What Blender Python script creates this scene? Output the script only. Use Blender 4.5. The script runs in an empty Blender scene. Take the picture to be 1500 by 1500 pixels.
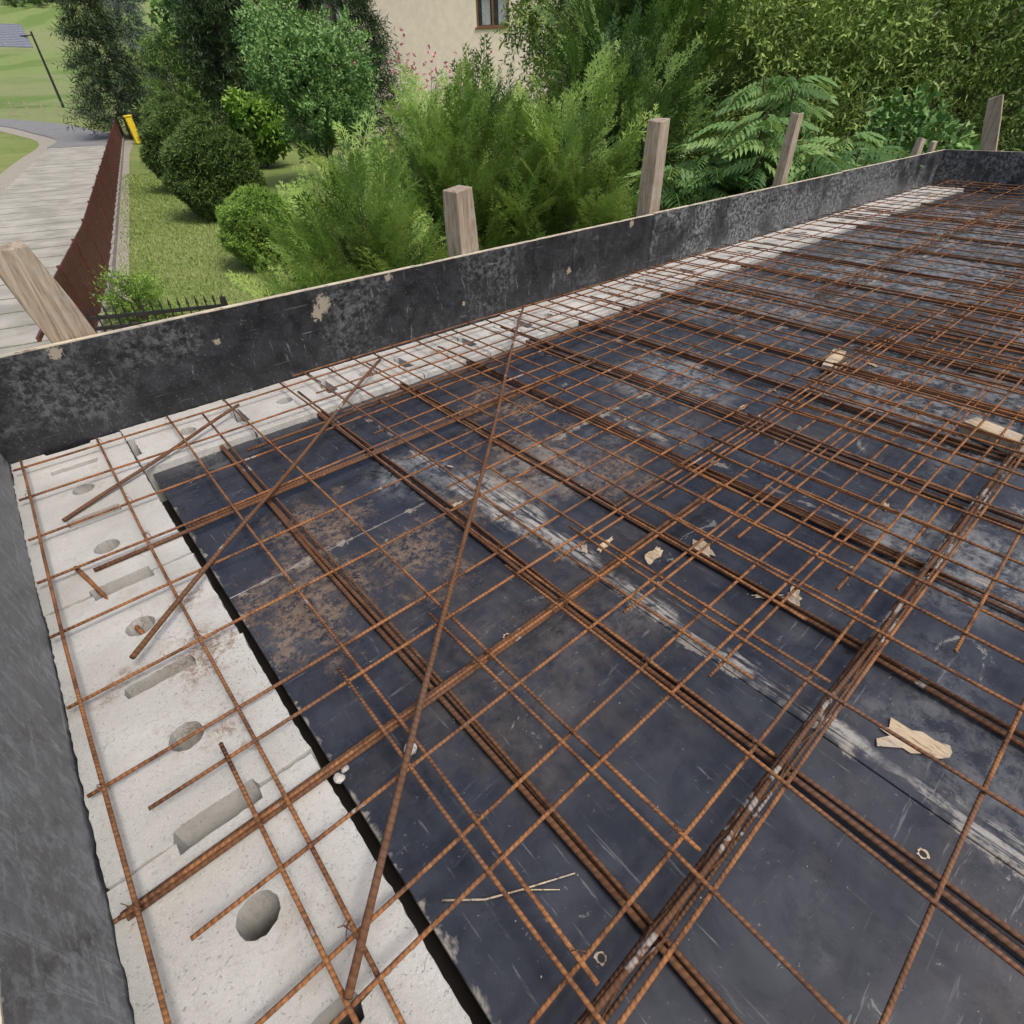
import bpy, math, random
import numpy as np
from mathutils import Vector, Matrix
rng=np.random.default_rng(11); random.seed(11)
sc=bpy.context.scene
col=sc.collection
G=-2.2
# ------------------------------------------------------------------ helpers
class Mt:
    def __init__(s,name):
        s.m=bpy.data.materials.new(name); s.m.use_nodes=True; s.nt=s.m.node_tree
        s.nt.nodes.clear(); s.out=s.nt.nodes.new('ShaderNodeOutputMaterial')
    def n(s,t,ins=None,out=0,**kw):
        nd=s.nt.nodes.new(t)
        for k,v in kw.items(): setattr(nd,k,v)
        for k,v in (ins or {}).items():
            if isinstance(v,bpy.types.NodeSocket): s.nt.links.new(v,nd.inputs[k])
            else: nd.inputs[k].default_value=v
        return nd.outputs[out] if out is not None else nd
    def pos(s): return s.n('ShaderNodeNewGeometry',out=0)
    def obj(s): return s.n('ShaderNodeTexCoord',out=3)
    def mp(s,v,sc=(1,1,1),rot=(0,0,0),loc=(0,0,0)): return s.n('ShaderNodeMapping',{0:v,1:loc,2:rot,3:sc})
    def noise(s,v,scale,det=4,ro=.55,dist=0,out=0): return s.n('ShaderNodeTexNoise',{'Vector':v,'Scale':scale,'Detail':det,'Roughness':ro,'Distortion':dist},out=out)
    def ma(s,op,a,b=0.0,c=None,clamp=False):
        d={0:a,1:b}
        if c is not None: d[2]=c
        return s.n('ShaderNodeMath',d,operation=op,use_clamp=clamp)
    def mr(s,v,a,b,c=0.0,d=1.0,smooth=True):
        return s.n('ShaderNodeMapRange',{0:v,1:a,2:b,3:c,4:d},interpolation_type='SMOOTHSTEP' if smooth else 'LINEAR')
    def mix(s,f,a,b,bt='MIX'):
        a=a if isinstance(a,bpy.types.NodeSocket) else (*a,1) if len(a)==3 else a
        b=b if isinstance(b,bpy.types.NodeSocket) else (*b,1) if len(b)==3 else b
        return s.n('ShaderNodeMix',{0:f,6:a,7:b},out=2,data_type='RGBA',blend_type=bt)
    def sep(s,v):
        nd=s.n('ShaderNodeSeparateXYZ',{0:v},out=None); return nd.outputs
    def attr(s,name,out=2): return s.n('ShaderNodeAttribute',out=out,attribute_name=name)
    def bump(s,h,strength=.5,dist=.002,nrm=None):
        d={'Height':h,'Strength':strength,'Distance':dist}
        if nrm is not None: d['Normal']=nrm
        return s.n('ShaderNodeBump',d)
    def spots(s,p,lst,edge,amp,soft=.75):
        r=None
        for (x,y,z,rad) in lst:
            d=s.n('ShaderNodeVectorMath',{0:p,1:(x,y,z)},out=1,operation='DISTANCE')
            d=s.ma('ADD',d,s.ma('MULTIPLY',s.ma('SUBTRACT',edge,.5),amp*rad*2))
            v=s.mr(d,rad*soft,rad,1.0,0.0); r=v if r is None else s.ma('MAXIMUM',r,v)
        return r
    def bsdf(s,colr,rough=.8,nrm=None,spec=.5,metal=0.0):
        d={'Base Color':colr if isinstance(colr,bpy.types.NodeSocket) else (*colr,1),'Roughness':rough,'Metallic':metal,'Specular IOR Level':spec}
        if nrm is not None: d['Normal']=nrm
        o=s.n('ShaderNodeBsdfPrincipled',d); s.nt.links.new(o,s.out.inputs[0]); return o
    def fin(s,sh): s.nt.links.new(sh,s.out.inputs[0]); return s.m

def add(name,me,parent=None,loc=(0,0,0),rot=(0,0,0)):
    o=bpy.data.objects.new(name,me); col.objects.link(o); o.location=loc; o.rotation_euler=rot
    if parent: o.parent=parent
    return o
def empty(name,loc=(0,0,0)): 
    o=bpy.data.objects.new(name,None); col.objects.link(o); o.location=loc; o.empty_display_size=.2; return o
def pymesh(name,V,F,mat,smooth=False):
    me=bpy.data.meshes.new(name); me.from_pydata([tuple(v) for v in V],[],[tuple(f) for f in F]); me.update()
    if mat: me.materials.append(mat)
    if smooth: me.polygons.foreach_set('use_smooth',[True]*len(me.polygons))
    return me
class Geo:
    def __init__(s): s.V=[];s.F=[]
    def quad(s,*p):
        b=len(s.V); s.V+=list(p); s.F.append(tuple(range(b,b+len(p))))
    def box(s,c,sz,R=None,jit=0):
        b=len(s.V); R=R or Matrix.Identity(3)
        for i in range(8):
            v=Vector(((-.5,.5)[i&1]*sz[0],(-.5,.5)[(i>>1)&1]*sz[1],(-.5,.5)[(i>>2)&1]*sz[2]))
            if jit: v+=Vector([random.uniform(-jit,jit) for _ in range(3)])
            s.V.append(tuple(Vector(c)+R@v))
        for f in ((0,2,3,1),(4,5,7,6),(0,1,5,4),(2,6,7,3),(0,4,6,2),(1,3,7,5)): s.F.append(tuple(b+i for i in f))
    def tube(s,P,r,n=6,r2=None,cap=True):
        P=[Vector(p) for p in P]; b=len(s.V); m=len(P)
        for i,p in enumerate(P):
            d=(P[min(i+1,m-1)]-P[max(i-1,0)]).normalized()
            a=Vector((0,0,1)) if abs(d.z)<.9 else Vector((1,0,0))
            u=d.cross(a).normalized(); w=d.cross(u)
            rr=r if r2 is None else r+(r2-r)*i/(m-1)
            for k in range(n):
                t=2*math.pi*k/n; s.V.append(tuple(p+u*math.cos(t)*rr+w*math.sin(t)*rr))
        for i in range(m-1):
            for k in range(n):
                s.F.append((b+i*n+k,b+i*n+(k+1)%n,b+(i+1)*n+(k+1)%n,b+(i+1)*n+k))
        if cap:
            s.F.append(tuple(b+k for k in range(n))[::-1]); s.F.append(tuple(b+(m-1)*n+k for k in range(n)))
    def make(s,name,mat,smooth=False,**k): return add(name,pymesh(name,s.V,s.F,mat,smooth),**k)
def bevel(o,w=.003,seg=2):
    m=o.modifiers.new('b','BEVEL'); m.width=w; m.segments=seg; m.limit_method='ANGLE'; m.angle_limit=math.radians(40); return o

# ------------------------------------------------------------------ materials
ZD=-.022
def mat_deck(name,wear=0.0,near=True):
    m=Mt(name); P=m.pos()
    big=m.noise(P,1.7,3,.6); mid=m.noise(P,9,5,.7,.4); fine=m.noise(P,90,3,.75); crisp=m.noise(P,24,6,.8,.3)
    sx=m.noise(m.mp(P,(9,120,70),rot=(0,0,.22)),1.0,4,.75,.5)
    sy=m.noise(m.mp(P,(120,7,60),rot=(0,0,-.05)),1.0,4,.75,.3)
    px,py=m.sep(P)[0],m.sep(P)[1]
    base=m.mix(m.mr(mid,.35,.7),(.022,.025,.034),(.040,.044,.056))
    zone=m.spots(P,[(2.26,.28,ZD,.55),(2.9,1.35,ZD,.6),(3.9,1.0,ZD,.9),(1.75,1.1,ZD,.3),(.62,1.22,ZD,.16),(1.35,0.0,ZD,.25),(5.5,.9,ZD,1.4),(3.2,.1,ZD,.5),(.95,.95,ZD,.2)],big,1.1,.4)
    film=m.ma('MULTIPLY',m.mr(crisp,.40,.62),m.ma('ADD',m.ma('MULTIPLY',zone,.9),m.mr(big,.54-wear*.1,.70-wear*.08,0,.35),clamp=True))
    c=m.mix(m.ma('MULTIPLY',film,.72),base,(.31,.32,.325))
    du=m.ma('MULTIPLY',m.mr(m.noise(m.mp(P,loc=(6,2,0)),1.3,4,.65),.48,.66),m.mr(crisp,.36,.62,.05,.75)); c=m.mix(m.ma('MULTIPLY',du,.28),c,(.17,.125,.09))
    msk=m.mr(big,.44-wear*.06,.56)
    s1=m.ma('MULTIPLY',m.mr(sx,.61-wear*.04,.68),msk); s2=m.ma('MULTIPLY',m.mr(sy,.62-wear*.04,.69),m.mr(big,.56,.46))
    c=m.mix(m.ma('MULTIPLY',m.ma('ADD',s1,s2,clamp=True),.38),c,(.30,.30,.30))
    bl=m.mr(m.noise(m.mp(P,(1,1.6,1),loc=(2,7,0)),6.5,6,.78,.8),.63-wear*.05,.68)
    c=m.mix(m.ma('MULTIPLY',bl,.55),c,(.38,.37,.34))
    sp=m.mr(fine,.66,.71)
    c=m.mix(m.ma('MULTIPLY',sp,.5),c,(.30,.29,.27))
    extra=m.ma('ADD',m.ma('ADD',film,du),bl)
    if near:
        sd=m.ma('ABSOLUTE',m.ma('SUBTRACT',px,.725)); sd=m.ma('ADD',sd,m.ma('MULTIPLY',m.ma('SUBTRACT',mid,.5),.12))
        wd=m.mr(py,.45,.95,.012,.06); sd=m.ma('SUBTRACT',sd,wd)
        st_=m.ma('MULTIPLY',m.mr(sd,-.015,.015,1,0),m.mr(sy,.42,.52)); st_=m.ma('MULTIPLY',st_,m.mr(py,1.02,1.14,1,0)); st_=m.ma('MULTIPLY',st_,m.mr(crisp,.36,.5,.1,1))
        c=m.mix(m.ma('MULTIPLY',st_,.9),c,m.mix(crisp,(.20,.19,.17),(.60,.57,.52)))
        st=m.spots(P,[(.16,.93,ZD,.20),(.43,.90,ZD,.16),(.95,.98,ZD,.25),(1.05,.8,ZD,.15),(.30,1.17,ZD,.15),(1.5,.5,ZD,.2),(1.1,1.35,ZD,.2),(.62,.95,ZD,.1)],mid,1.9,.2)
        st=m.ma('MULTIPLY',st,m.mr(m.noise(P,60,5,.85),.42,.56))
        c=m.mix(m.ma('MULTIPLY',st,.75),c,m.mix(crisp,(.14,.085,.055),(.30,.225,.155))); extra=m.ma('ADD',extra,m.ma('ADD',st,st_))
    uv1=m.sep(m.n('ShaderNodeUVMap',uv_map='u1')); uv2=m.sep(m.n('ShaderNodeUVMap',uv_map='u2'))
    ed=m.ma('MINIMUM',m.ma('MINIMUM',uv1[0],uv1[1]),m.ma('MINIMUM',uv2[0],uv2[1]))
    e1=m.mr(m.ma('ADD',ed,m.ma('MULTIPLY',m.ma('SUBTRACT',mid,.44),.13)),.003,.012,1.0,0.0)
    e1=m.ma('MULTIPLY',e1,m.mr(crisp,.36,.5,.15,1.0))
    c=m.mix(m.ma('MULTIPLY',e1,.75),c,m.mix(crisp,(.13,.11,.08),(.50,.46,.40)))
    rough=m.ma('ADD',m.mr(mid,.3,.7,.22,.33),m.ma('MULTIPLY',m.ma('ADD',extra,e1),.35),clamp=True)
    b=m.bump(m.ma('ADD',m.ma('MULTIPLY',mid,.25),m.ma('ADD',m.ma('MULTIPLY',extra,.4),m.ma('MULTIPLY',fine,.12))),.3,.0015)
    m.bsdf(c,rough,b,.6); return m.m
def mat_form(name,wear,lift=0.0):
    m=Mt(name); P=m.pos(); g=m.noise(P,2.4,4,.6); mid=m.noise(P,11,5,.75,.5); crisp=m.noise(P,38,6,.8,.2); fine=m.noise(P,150,3,.75)
    sv=m.noise(m.mp(P,(45,45,7),rot=(.3,.35,0)),1.0,4,.75,.8); sh=m.noise(m.mp(P,(3,3,70),rot=(0,.1,0)),1.0,4,.75,.4)
    c=m.mix(m.mr(mid,.35,.65),(.010+lift*.5,.011+lift*.52,.014+lift*.6),(.027+lift*1.6,.029+lift*1.7,.035+lift*1.85))
    f=m.ma('MULTIPLY',m.mr(crisp,.43,.62),m.mr(g,.50-wear*.13,.64-wear*.09)); c=m.mix(m.ma('MULTIPLY',f,.20+.45*wear,clamp=True),c,(.34,.36,.37))
    s=m.ma('ADD',m.ma('MULTIPLY',m.mr(sv,.61-wear*.06,.69-wear*.02),m.mr(mid,.4,.55)),m.mr(sh,.65-wear*.04,.71),clamp=True)
    c=m.mix(m.ma('MULTIPLY',s,.30+lift*4),c,(.42,.44,.45))
    c=m.mix(m.ma('MULTIPLY',m.mr(fine,.61,.70),.45),c,(.30,.29,.28))
    yb=2.081
    if lift==0:
        pt=m.spots(P,[(.83,yb,.235,.035),(.80,yb,.205,.022),(1.13,yb,.285,.016),(2.2,yb,.12,.018),(.42,yb,.20,.012),(1.5,yb,.1,.01),(-.02,yb,.28,.02),(2.7,yb,.28,.02)],m.noise(P,55,5,.8),2.2)
        c=m.mix(m.ma('MULTIPLY',pt,.85),c,(.36,.32,.25))
    m.bsdf(c,m.ma('ADD',m.mr(mid,.3,.7,.30,.45),m.ma('MULTIPLY',f,.35),clamp=True),m.bump(crisp,.3,.002),.5); return m.m
M_deck=mat_deck('film_plywood'); M_deck2=mat_deck('film_plywood_worn',.75,False)
M_form=mat_form('form_board',.12); M_form2=mat_form('form_board_worn',1.05); M_form3=mat_form('form_board_scuffed',1.5,.085)

def mat_wood(name,c1,c2,ax=(30,30,2.0)):
    m=Mt(name); o=m.pos(); g=m.noise(m.mp(o,ax),2.2,5,.65,.7); h=m.noise(o,14,3,.6)
    fine=m.noise(m.mp(o,(ax[0]*5,ax[1]*5,ax[2]*2)),2,3,.6)
    c=m.mix(m.mr(g,.3,.7),c1,c2); c=m.mix(m.mr(h,.45,.7,0,.6),c,(.40,.37,.33)); c=m.mix(m.mr(fine,.55,.72,0,.7),c,(.07,.05,.035))
    m.bsdf(c,.85,m.bump(m.ma('ADD',g,fine),.6,.004),.2); return m.m
M_stake=mat_wood('weathered_wood',(.25,.19,.14),(.46,.385,.30))
M_edge=mat_wood('plywood_edge',(.50,.42,.30),(.70,.62,.48),(3,3,90))
M_veneer=mat_wood('torn_veneer',(.46,.35,.22),(.64,.52,.37),(20,4,4))

def mat_block():
    m=Mt('cement_block'); p=m.pos(); a=m.noise(p,3.5,4,.6); f=m.noise(p,120,5,.8); g=m.noise(p,380,2,.7)
    c=m.mix(m.mr(a,.3,.7),(.44,.43,.395),(.58,.57,.54)); c=m.mix(m.mr(f,.52,.68,0,.5),c,(.30,.285,.26)); c=m.mix(m.mr(g,.58,.68,0,.4),c,(.72,.70,.66))
    z=m.ma('MAXIMUM',m.spots(p,[(-.03,.90,0,.10),(-.06,.74,0,.08),(-.18,.95,0,.05),(-.02,1.1,0,.05)],m.noise(p,9,5,.7),2.2,.1),m.mr(m.noise(m.mp(p,loc=(1.2,.35,0)),2.3,4,.65),.60,.70,0,.5))
    d=m.ma('MULTIPLY',z,m.mr(m.noise(p,75,5,.85),.44,.56))
    c=m.mix(m.ma('MULTIPLY',d,.75),c,(.21,.135,.09))
    st=m.mr(m.noise(m.mp(p,loc=(5,5,5)),7,4,.7),.56,.70,0,.4); c=m.mix(st,c,(.34,.30,.24))
    v=m.n('ShaderNodeTexVoronoi',{'Vector':m.n('ShaderNodeVectorMath',{0:p,1:m.n('ShaderNodeVectorMath',{0:m.noise(p,6,4,.7,out=1),1:(.25,.25,.25)},operation='MULTIPLY')},operation='ADD'),'Scale':1.7},feature='DISTANCE_TO_EDGE')
    cr=m.ma('MULTIPLY',m.mr(v,.0,.006,1,0),m.mr(a,.5,.6)); c=m.mix(m.ma('MULTIPLY',cr,.6),c,(.12,.11,.10))
    pit=m.mr(m.noise(p,210,2,.6),.30,.35,1,0); c=m.mix(m.ma('MULTIPLY',pit,.45),c,(.16,.15,.14))
    m.bsdf(c,.95,m.bump(m.ma('SUBTRACT',m.ma('ADD',f,m.ma('SUBTRACT',m.ma('MULTIPLY',g,.6),cr)),pit),.6,.0025),.2); return m.m
M_block=mat_block()

def mat_rust(name,dark=0.0,rib=True,pitch=46,cement=.66):
    m=Mt(name); o=m.obj(); p=m.pos()
    a=m.noise(p,22,4,.7); b=m.noise(p,190,3,.75); w=m.noise(p,2.3,3,.5)
    c=m.mix(m.mr(a,.32,.62),(.11,.05,.028),(.34-.21*dark,.152-.085*dark,.062-.026*dark))
    c=m.mix(m.mr(b,.52,.70,0,.5),c,(.50-.30*dark,.255-.14*dark,.115-.05*dark))
    c=m.mix(m.mr(w,.46,.64,0,.6),c,(.15,.088,.06))
    cm=m.mr(m.noise(m.mp(p,loc=(3,1,2)),9,4,.7),cement,cement+.03); c=m.mix(m.ma('MULTIPLY',cm,.75),c,(.40,.37,.33))
    h=b
    if rib:
        wv=m.n('ShaderNodeTexWave',{'Vector':m.mp(o,(1,.6,.6),rot=(0,.5,.4)),'Scale':pitch,'Distortion':0.0},out=1,bands_direction='X')
        c=m.mix(m.mr(wv,.0,.45,.35,0.0),c,(.045,.024,.016)); h=m.ma('ADD',m.ma('MULTIPLY',b,.5),m.ma('MULTIPLY',wv,.8))
    m.bsdf(c,.85,m.bump(h,.7,.0014),.2); return m.m
M_rust=mat_rust('rusty_steel'); M_rustd=mat_rust('dark_rusty_rebar',.85,True,36,.64); M_spacer=mat_rust('cement_smeared_spacer',.9,True,46,.56)

def leafmat(name,c1,c2,c3,trans=.3,rough=.5):
    m=Mt(name); r=m.attr('tone')
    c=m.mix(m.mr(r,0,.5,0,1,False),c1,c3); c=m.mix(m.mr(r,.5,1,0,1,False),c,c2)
    b=m.n('ShaderNodeBsdfPrincipled',{'Base Color':c,'Roughness':rough,'Specular IOR Level':.3})
    if trans<=.26: return m.fin(b)
    t=m.n('ShaderNodeBsdfTranslucent',{0:m.mix(.4,c,(.28,.34,.05),'MIX')})
    return m.fin(m.n('ShaderNodeMixShader',{0:trans,1:b,2:t}))
L_thuja=leafmat('thuja_green',(.055,.11,.028),(.40,.56,.14),(.18,.31,.065),.3)
L_thujad=leafmat('thuja_dark',(.025,.058,.02),(.22,.34,.08),(.09,.17,.042),.25)
L_sumac=leafmat('sumac_green',(.09,.20,.07),(.27,.42,.14),(.16,.30,.09),.3)
L_willow=leafmat('willow_green',(.07,.13,.03),(.36,.47,.12),(.19,.29,.06),.25)
L_broad=leafmat('leaf_green',(.06,.14,.045),(.25,.40,.13),(.14,.27,.08),.25)
L_yew=leafmat('yew_green',(.025,.058,.016),(.17,.26,.06),(.07,.125,.03),.2)
L_box=leafmat('boxwood_green',(.09,.18,.03),(.30,.46,.08),(.18,.31,.05),.2)
L_pine=leafmat('pine_green',(.012,.03,.013),(.075,.12,.045),(.032,.065,.026),.12)
L_blue=leafmat('blue_spruce',(.05,.09,.085),(.14,.20,.19),(.09,.14,.13),.12)
L_far=leafmat('distant_leaf_green',(.06,.11,.04),(.13,.20,.07),(.09,.15,.05),.1)
L_grass=leafmat('grass_blades',(.16,.235,.06),(.32,.40,.13),(.23,.31,.085),.1)
L_pink=leafmat('pink_petals',(.62,.17,.24),(.72,.34,.38),(.65,.25,.3),.1)
def barkm():
    m=Mt('bark'); p=m.pos(); n=m.noise(m.mp(p,(1,1,.25)),18,4,.7); m.bsdf(m.mix(n,(.06,.042,.03),(.20,.16,.12)),.9,m.bump(n,.8,.01),.2); return m.m
M_bark=barkm()
def plain(name,c,rough=.7,var=.25,scale=12,metal=0.0,spec=.4):
    m=Mt(name); p=m.pos(); n=m.noise(p,scale,4,.65)
    m.bsdf(m.mix(m.mr(n,.3,.7),tuple(x*(1-var) for x in c),tuple(min(1,x*(1+var)) for x in c)),rough,m.bump(n,.2,.002),spec,metal); return m.m
M_core=plain('foliage_shade_core',(.015,.03,.008),.95)
M_red=plain('red_brown_paint',(.10,.03,.028),.5,.35)
M_blackm=plain('black_iron',(.025,.022,.022),.5)
M_conc=plain('concrete_base',(.35,.33,.30),.9)

# ------------------------------------------------------------------ camera
cam=bpy.data.cameras.new('camera'); co=bpy.data.objects.new('camera',cam); col.objects.link(co); sc.camera=co
cam.sensor_width=36; cam.lens=18.67; cam.clip_start=.02; cam.clip_end=3000
A=Vector((0.7518,0.4197,-0.5086)); B=Vector((-0.6589,0.4496,-0.6031)); A.normalize(); B=(B-A*B.dot(A)).normalized(); U=A.cross(B)
R=Matrix((A,B,U)).to_4x4()
co.matrix_world=Matrix.Translation((0,0,.85))@R

# ------------------------------------------------------------------ world, sun
az=math.radians(172); el=math.radians(58)
w=bpy.data.worlds.new('World'); sc.world=w; w.use_nodes=True; nt=w.node_tree; bg=nt.nodes['Background']
sk=nt.nodes.new('ShaderNodeTexSky'); sk.sky_type='NISHITA'; sk.sun_disc=False; sk.sun_elevation=el; sk.sun_rotation=az; sk.dust_density=5.0; sk.air_density=1.0; sk.ozone_density=.5
nt.links.new(sk.outputs[0],bg.inputs[0]); bg.inputs[1].default_value=.15
sd=Vector((math.sin(az)*math.cos(el),math.cos(az)*math.cos(el),math.sin(el)))
sl=bpy.data.lights.new('sun','SUN'); sl.energy=1.7; sl.angle=math.radians(18); sl.color=(1,.97,.92)
so=bpy.data.objects.new('sun',sl); col.objects.link(so); so.rotation_euler=sd.to_track_quat('Z','Y').to_euler()
sc.view_settings.view_transform='Standard'; sc.view_settings.look='None'; sc.view_settings.exposure=0

# ------------------------------------------------------------------ terrain
def hz(x,y):
    d=np.hypot(x,y); z=G+.038*np.maximum(0,d-15)
    q=np.maximum(0,d-75); z=z+np.where(q<225,.162*q*q/450,.162*225/2+.162*(q-225))
    return z+np.where(d>60,(d-60)*.012*np.sin(x*.021+1)*np.cos(y*.013),0)
def ax(lo,hi,n,c):
    t=np.linspace(-1,1,n); v=np.sign(t)*np.abs(t)**2.6
    return np.where(v<0,c+(-v)*(lo-c),c+v*(hi-c))
X,Y=np.meshgrid(ax(-600,900,220,4),ax(-600,1300,260,20)); Z=hz(X,Y)
V=np.stack([X,Y,Z],-1).reshape(-1,3); ny,nx=X.shape
I=np.arange(ny*nx).reshape(ny,nx); F=np.stack([I[:-1,:-1],I[:-1,1:],I[1:,1:],I[1:,:-1]],-1).reshape(-1,4)
m=Mt('grass_ground'); p=m.pos(); a=m.noise(p,.35,4,.6); b=m.noise(p,5,5,.75); f=m.noise(p,45,3,.8); py=m.sep(p)[1]
c=m.mix(m.mr(b,.3,.7),(.135,.20,.05),(.25,.30,.10)); c=m.mix(m.mr(a,.4,.65,0,.6),c,(.29,.31,.125)); c=m.mix(m.mr(f,.5,.75,0,.5),c,(.09,.14,.036))
fl=m.n('ShaderNodeTexWave',{'Vector':m.mp(p,rot=(0,0,.5)),'Scale':.02,'Distortion':5.0,'Detail':3.0},out=1)
fc=m.mix(m.mr(fl,.3,.7),(.15,.225,.065),(.21,.275,.095)); fc=m.mix(m.mr(m.noise(p,.02,3,.5),.45,.55),fc,(.235,.27,.12)); fc=m.mix(m.mr(m.noise(p,.6,4,.7),.5,.7,0,.5),fc,(.11,.16,.045))
c=m.mix(m.mr(py,60,85),c,fc)
m.bsdf(c,.95,m.bump(m.ma('ADD',b,f),.6,.03),.15)
add('ground',pymesh('ground',V,F,m.m,True))
def strip(name,cl,wd,mat,dz,step=1.0):
    P=[Vector((*q,0)) for q in cl]; pts=[]
    for i in range(len(P)-1):
        p0=P[max(i-1,0)];p1=P[i];p2=P[i+1];p3=P[min(i+2,len(P)-1)]
        n=max(2,int((p2-p1).length/step))
        for k in range(n):
            t=k/n; pts.append(.5*((2*p1)+(p2-p0)*t+(2*p0-5*p1+4*p2-p3)*t*t+(3*p1-p0-3*p2+p3)*t**3))
    pts.append(P[-1]); V=[];F=[];uv=[]; L=0
    NX=5
    for i,q in enumerate(pts):
        d=(pts[min(i+1,len(pts)-1)]-pts[max(i-1,0)]).normalized(); nrm=Vector((d.y,-d.x,0))
        if i: L+=(q-pts[i-1]).length
        for k in range(NX):
            s=(k/(NX-1)-.5)*wd; v=q+nrm*s; V.append((v.x,v.y,float(hz(v.x,v.y))+dz)); uv.append((s,L))
    for i in range(len(pts)-1):
        for k in range(NX-1): F.append((i*NX+k,i*NX+k+1,(i+1)*NX+k+1,(i+1)*NX+k))
    me=pymesh(name,V,F,mat); ul=me.uv_layers.new(name='u1')
    for l in me.loops: ul.data[l.index].uv=uv[l.vertex_index]
    return add(name,me)
def fl_(y,off=0): 
    s=(y-17.8)/.977; return (1.99+s*.212-off,y)
m=Mt('concrete_slabs'); u=m.sep(m.n('ShaderNodeUVMap',uv_map='u1')); p=m.pos()
ly=m.ma('FRACT',m.ma('DIVIDE',m.ma('ADD',u[1],m.ma('MULTIPLY',m.noise(p,1.2,3,.6),.15)),1.15))
jt=m.mr(m.ma('ABSOLUTE',m.ma('SUBTRACT',ly,.5)),.455,.48)
n1=m.noise(p,1.1,4,.65); n2=m.noise(p,14,4,.7)
c=m.mix(m.mr(n1,.3,.7),(.30,.285,.25),(.46,.44,.39)); c=m.mix(m.mr(n2,.55,.75,0,.5),c,(.24,.23,.19)); c=m.mix(m.ma('MULTIPLY',jt,m.mr(n2,.3,.5)),c,(.14,.15,.07))
m.bsdf(c,.9,m.bump(n2,.4,.01),.2); M_slab=m.m
M_asph=plain('asphalt',(.22,.22,.22),.85,.15,2.0); M_grav=plain('gravel',(.34,.31,.26),.95,.35,20)
strip('gravel_verge',[fl_(y,2.3) for y in (-25,0,20,40,52)]+[(6.6,62),(4.8,72),(0,84),(-10,95),(-40,112)],5.2,M_grav,.02)
strip('concrete_path',[fl_(y,2.15) for y in (-25,0,10,20,30,40,48)],3.7,M_slab,.05,.5)
strip('asphalt_road',[fl_(48,2.15),fl_(54,2.1),(7.2,62),(5.8,72),(1,84),(-10,94),(-40,110)],4.0,M_asph,.055)

# ------------------------------------------------------------------ plant toolkit
def norm(a): return a/np.maximum(1e-9,np.linalg.norm(a,axis=-1,keepdims=True))
def quadobj(name,Q,tone,mat,parent=None):
    n=len(Q); me=bpy.data.meshes.new(name); me.vertices.add(4*n); me.vertices.foreach_set('co',Q.reshape(-1).astype(np.float32))
    me.loops.add(4*n); me.loops.foreach_set('vertex_index',np.arange(4*n,dtype=np.int32))
    me.polygons.add(n); me.polygons.foreach_set('loop_start',np.arange(0,4*n,4,dtype=np.int32))
    me.update(calc_edges=True)
    a=me.attributes.new('tone','FLOAT','FACE'); a.data.foreach_set('value',tone.astype(np.float32)); me.materials.append(mat)
    return add(name,me,parent=parent)
def place(proto,P,D,S,tone,roll=None):
    n=len(P); D=norm(D); up=np.tile([0,0,1.],(n,1)); y=np.cross(up,D); bad=np.linalg.norm(y,axis=1)<1e-3; y[bad]=[0,1,0]; y=norm(y)
    z=np.cross(D,y); 
    if roll is None: roll=rng.uniform(-.9,.9,n)
    c=np.cos(roll)[:,None]; s=np.sin(roll)[:,None]; y2=c*y+s*z; z2=np.cross(D,y2)
    Rm=np.stack([D,y2,z2],-1)*np.asarray(S)[:,None,None]
    Q=np.einsum('nij,kfj->nkfi',Rm,proto)+P[:,None,None,:]
    k=len(proto); rr=np.clip(np.repeat(tone,k)+rng.uniform(-.12,.12,n*k),0,1)
    return Q.reshape(-1,4,3),rr
def leaf(b,d,L,W,nrm=(0,0,1),fold=.0):
    b=np.array(b,float); d=np.array(d,float); d/=np.linalg.norm(d); nr=np.array(nrm,float); s=np.cross(nr,d); s/=max(1e-6,np.linalg.norm(s))
    m_=b+d*L*.42; return [b,m_+s*W/2+nr*fold*W,b+d*L,m_-s*W/2+nr*fold*W]
def p_thuja(n=8,sub=2,lw=.027):
    Q=[]; cv=random.uniform(-.4,.1); f=lambda t: np.array([t,.06*math.sin(t*3),cv*t*t])
    for i in range(3):
        a,b=f(i/3),f((i+1)/3); w=.011*(1-i/4); Q.append([a+[0,w,0],b+[0,w*.7,0],b-[0,w*.7,0],a-[0,w,0]])
    for i in range(n):
        for sd in (-1,1):
            t=.12+.86*(i+.5*(sd>0))/n; L=.44*(1-.66*t)*min(1,.4+t*2.4)*random.uniform(.7,1.25); an=math.radians(random.uniform(30,50))
            o=f(t); d=np.array([math.cos(an),sd*math.sin(an),random.uniform(-.25,.2)]); Q.append(leaf(o,d,L,lw))
            dn=d/np.linalg.norm(d)
            for k in range(sub):
                tt=.25+.6*k/sub
                for s2 in (-1,1):
                    a2=an*sd+s2*math.radians(38); d2=np.array([math.cos(a2),math.sin(a2),random.uniform(-.3,.25)])
                    Q.append(leaf(o+dn*L*tt,d2,L*.46*(1-.3*tt),lw*.9))
    return np.array(Q)
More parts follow.
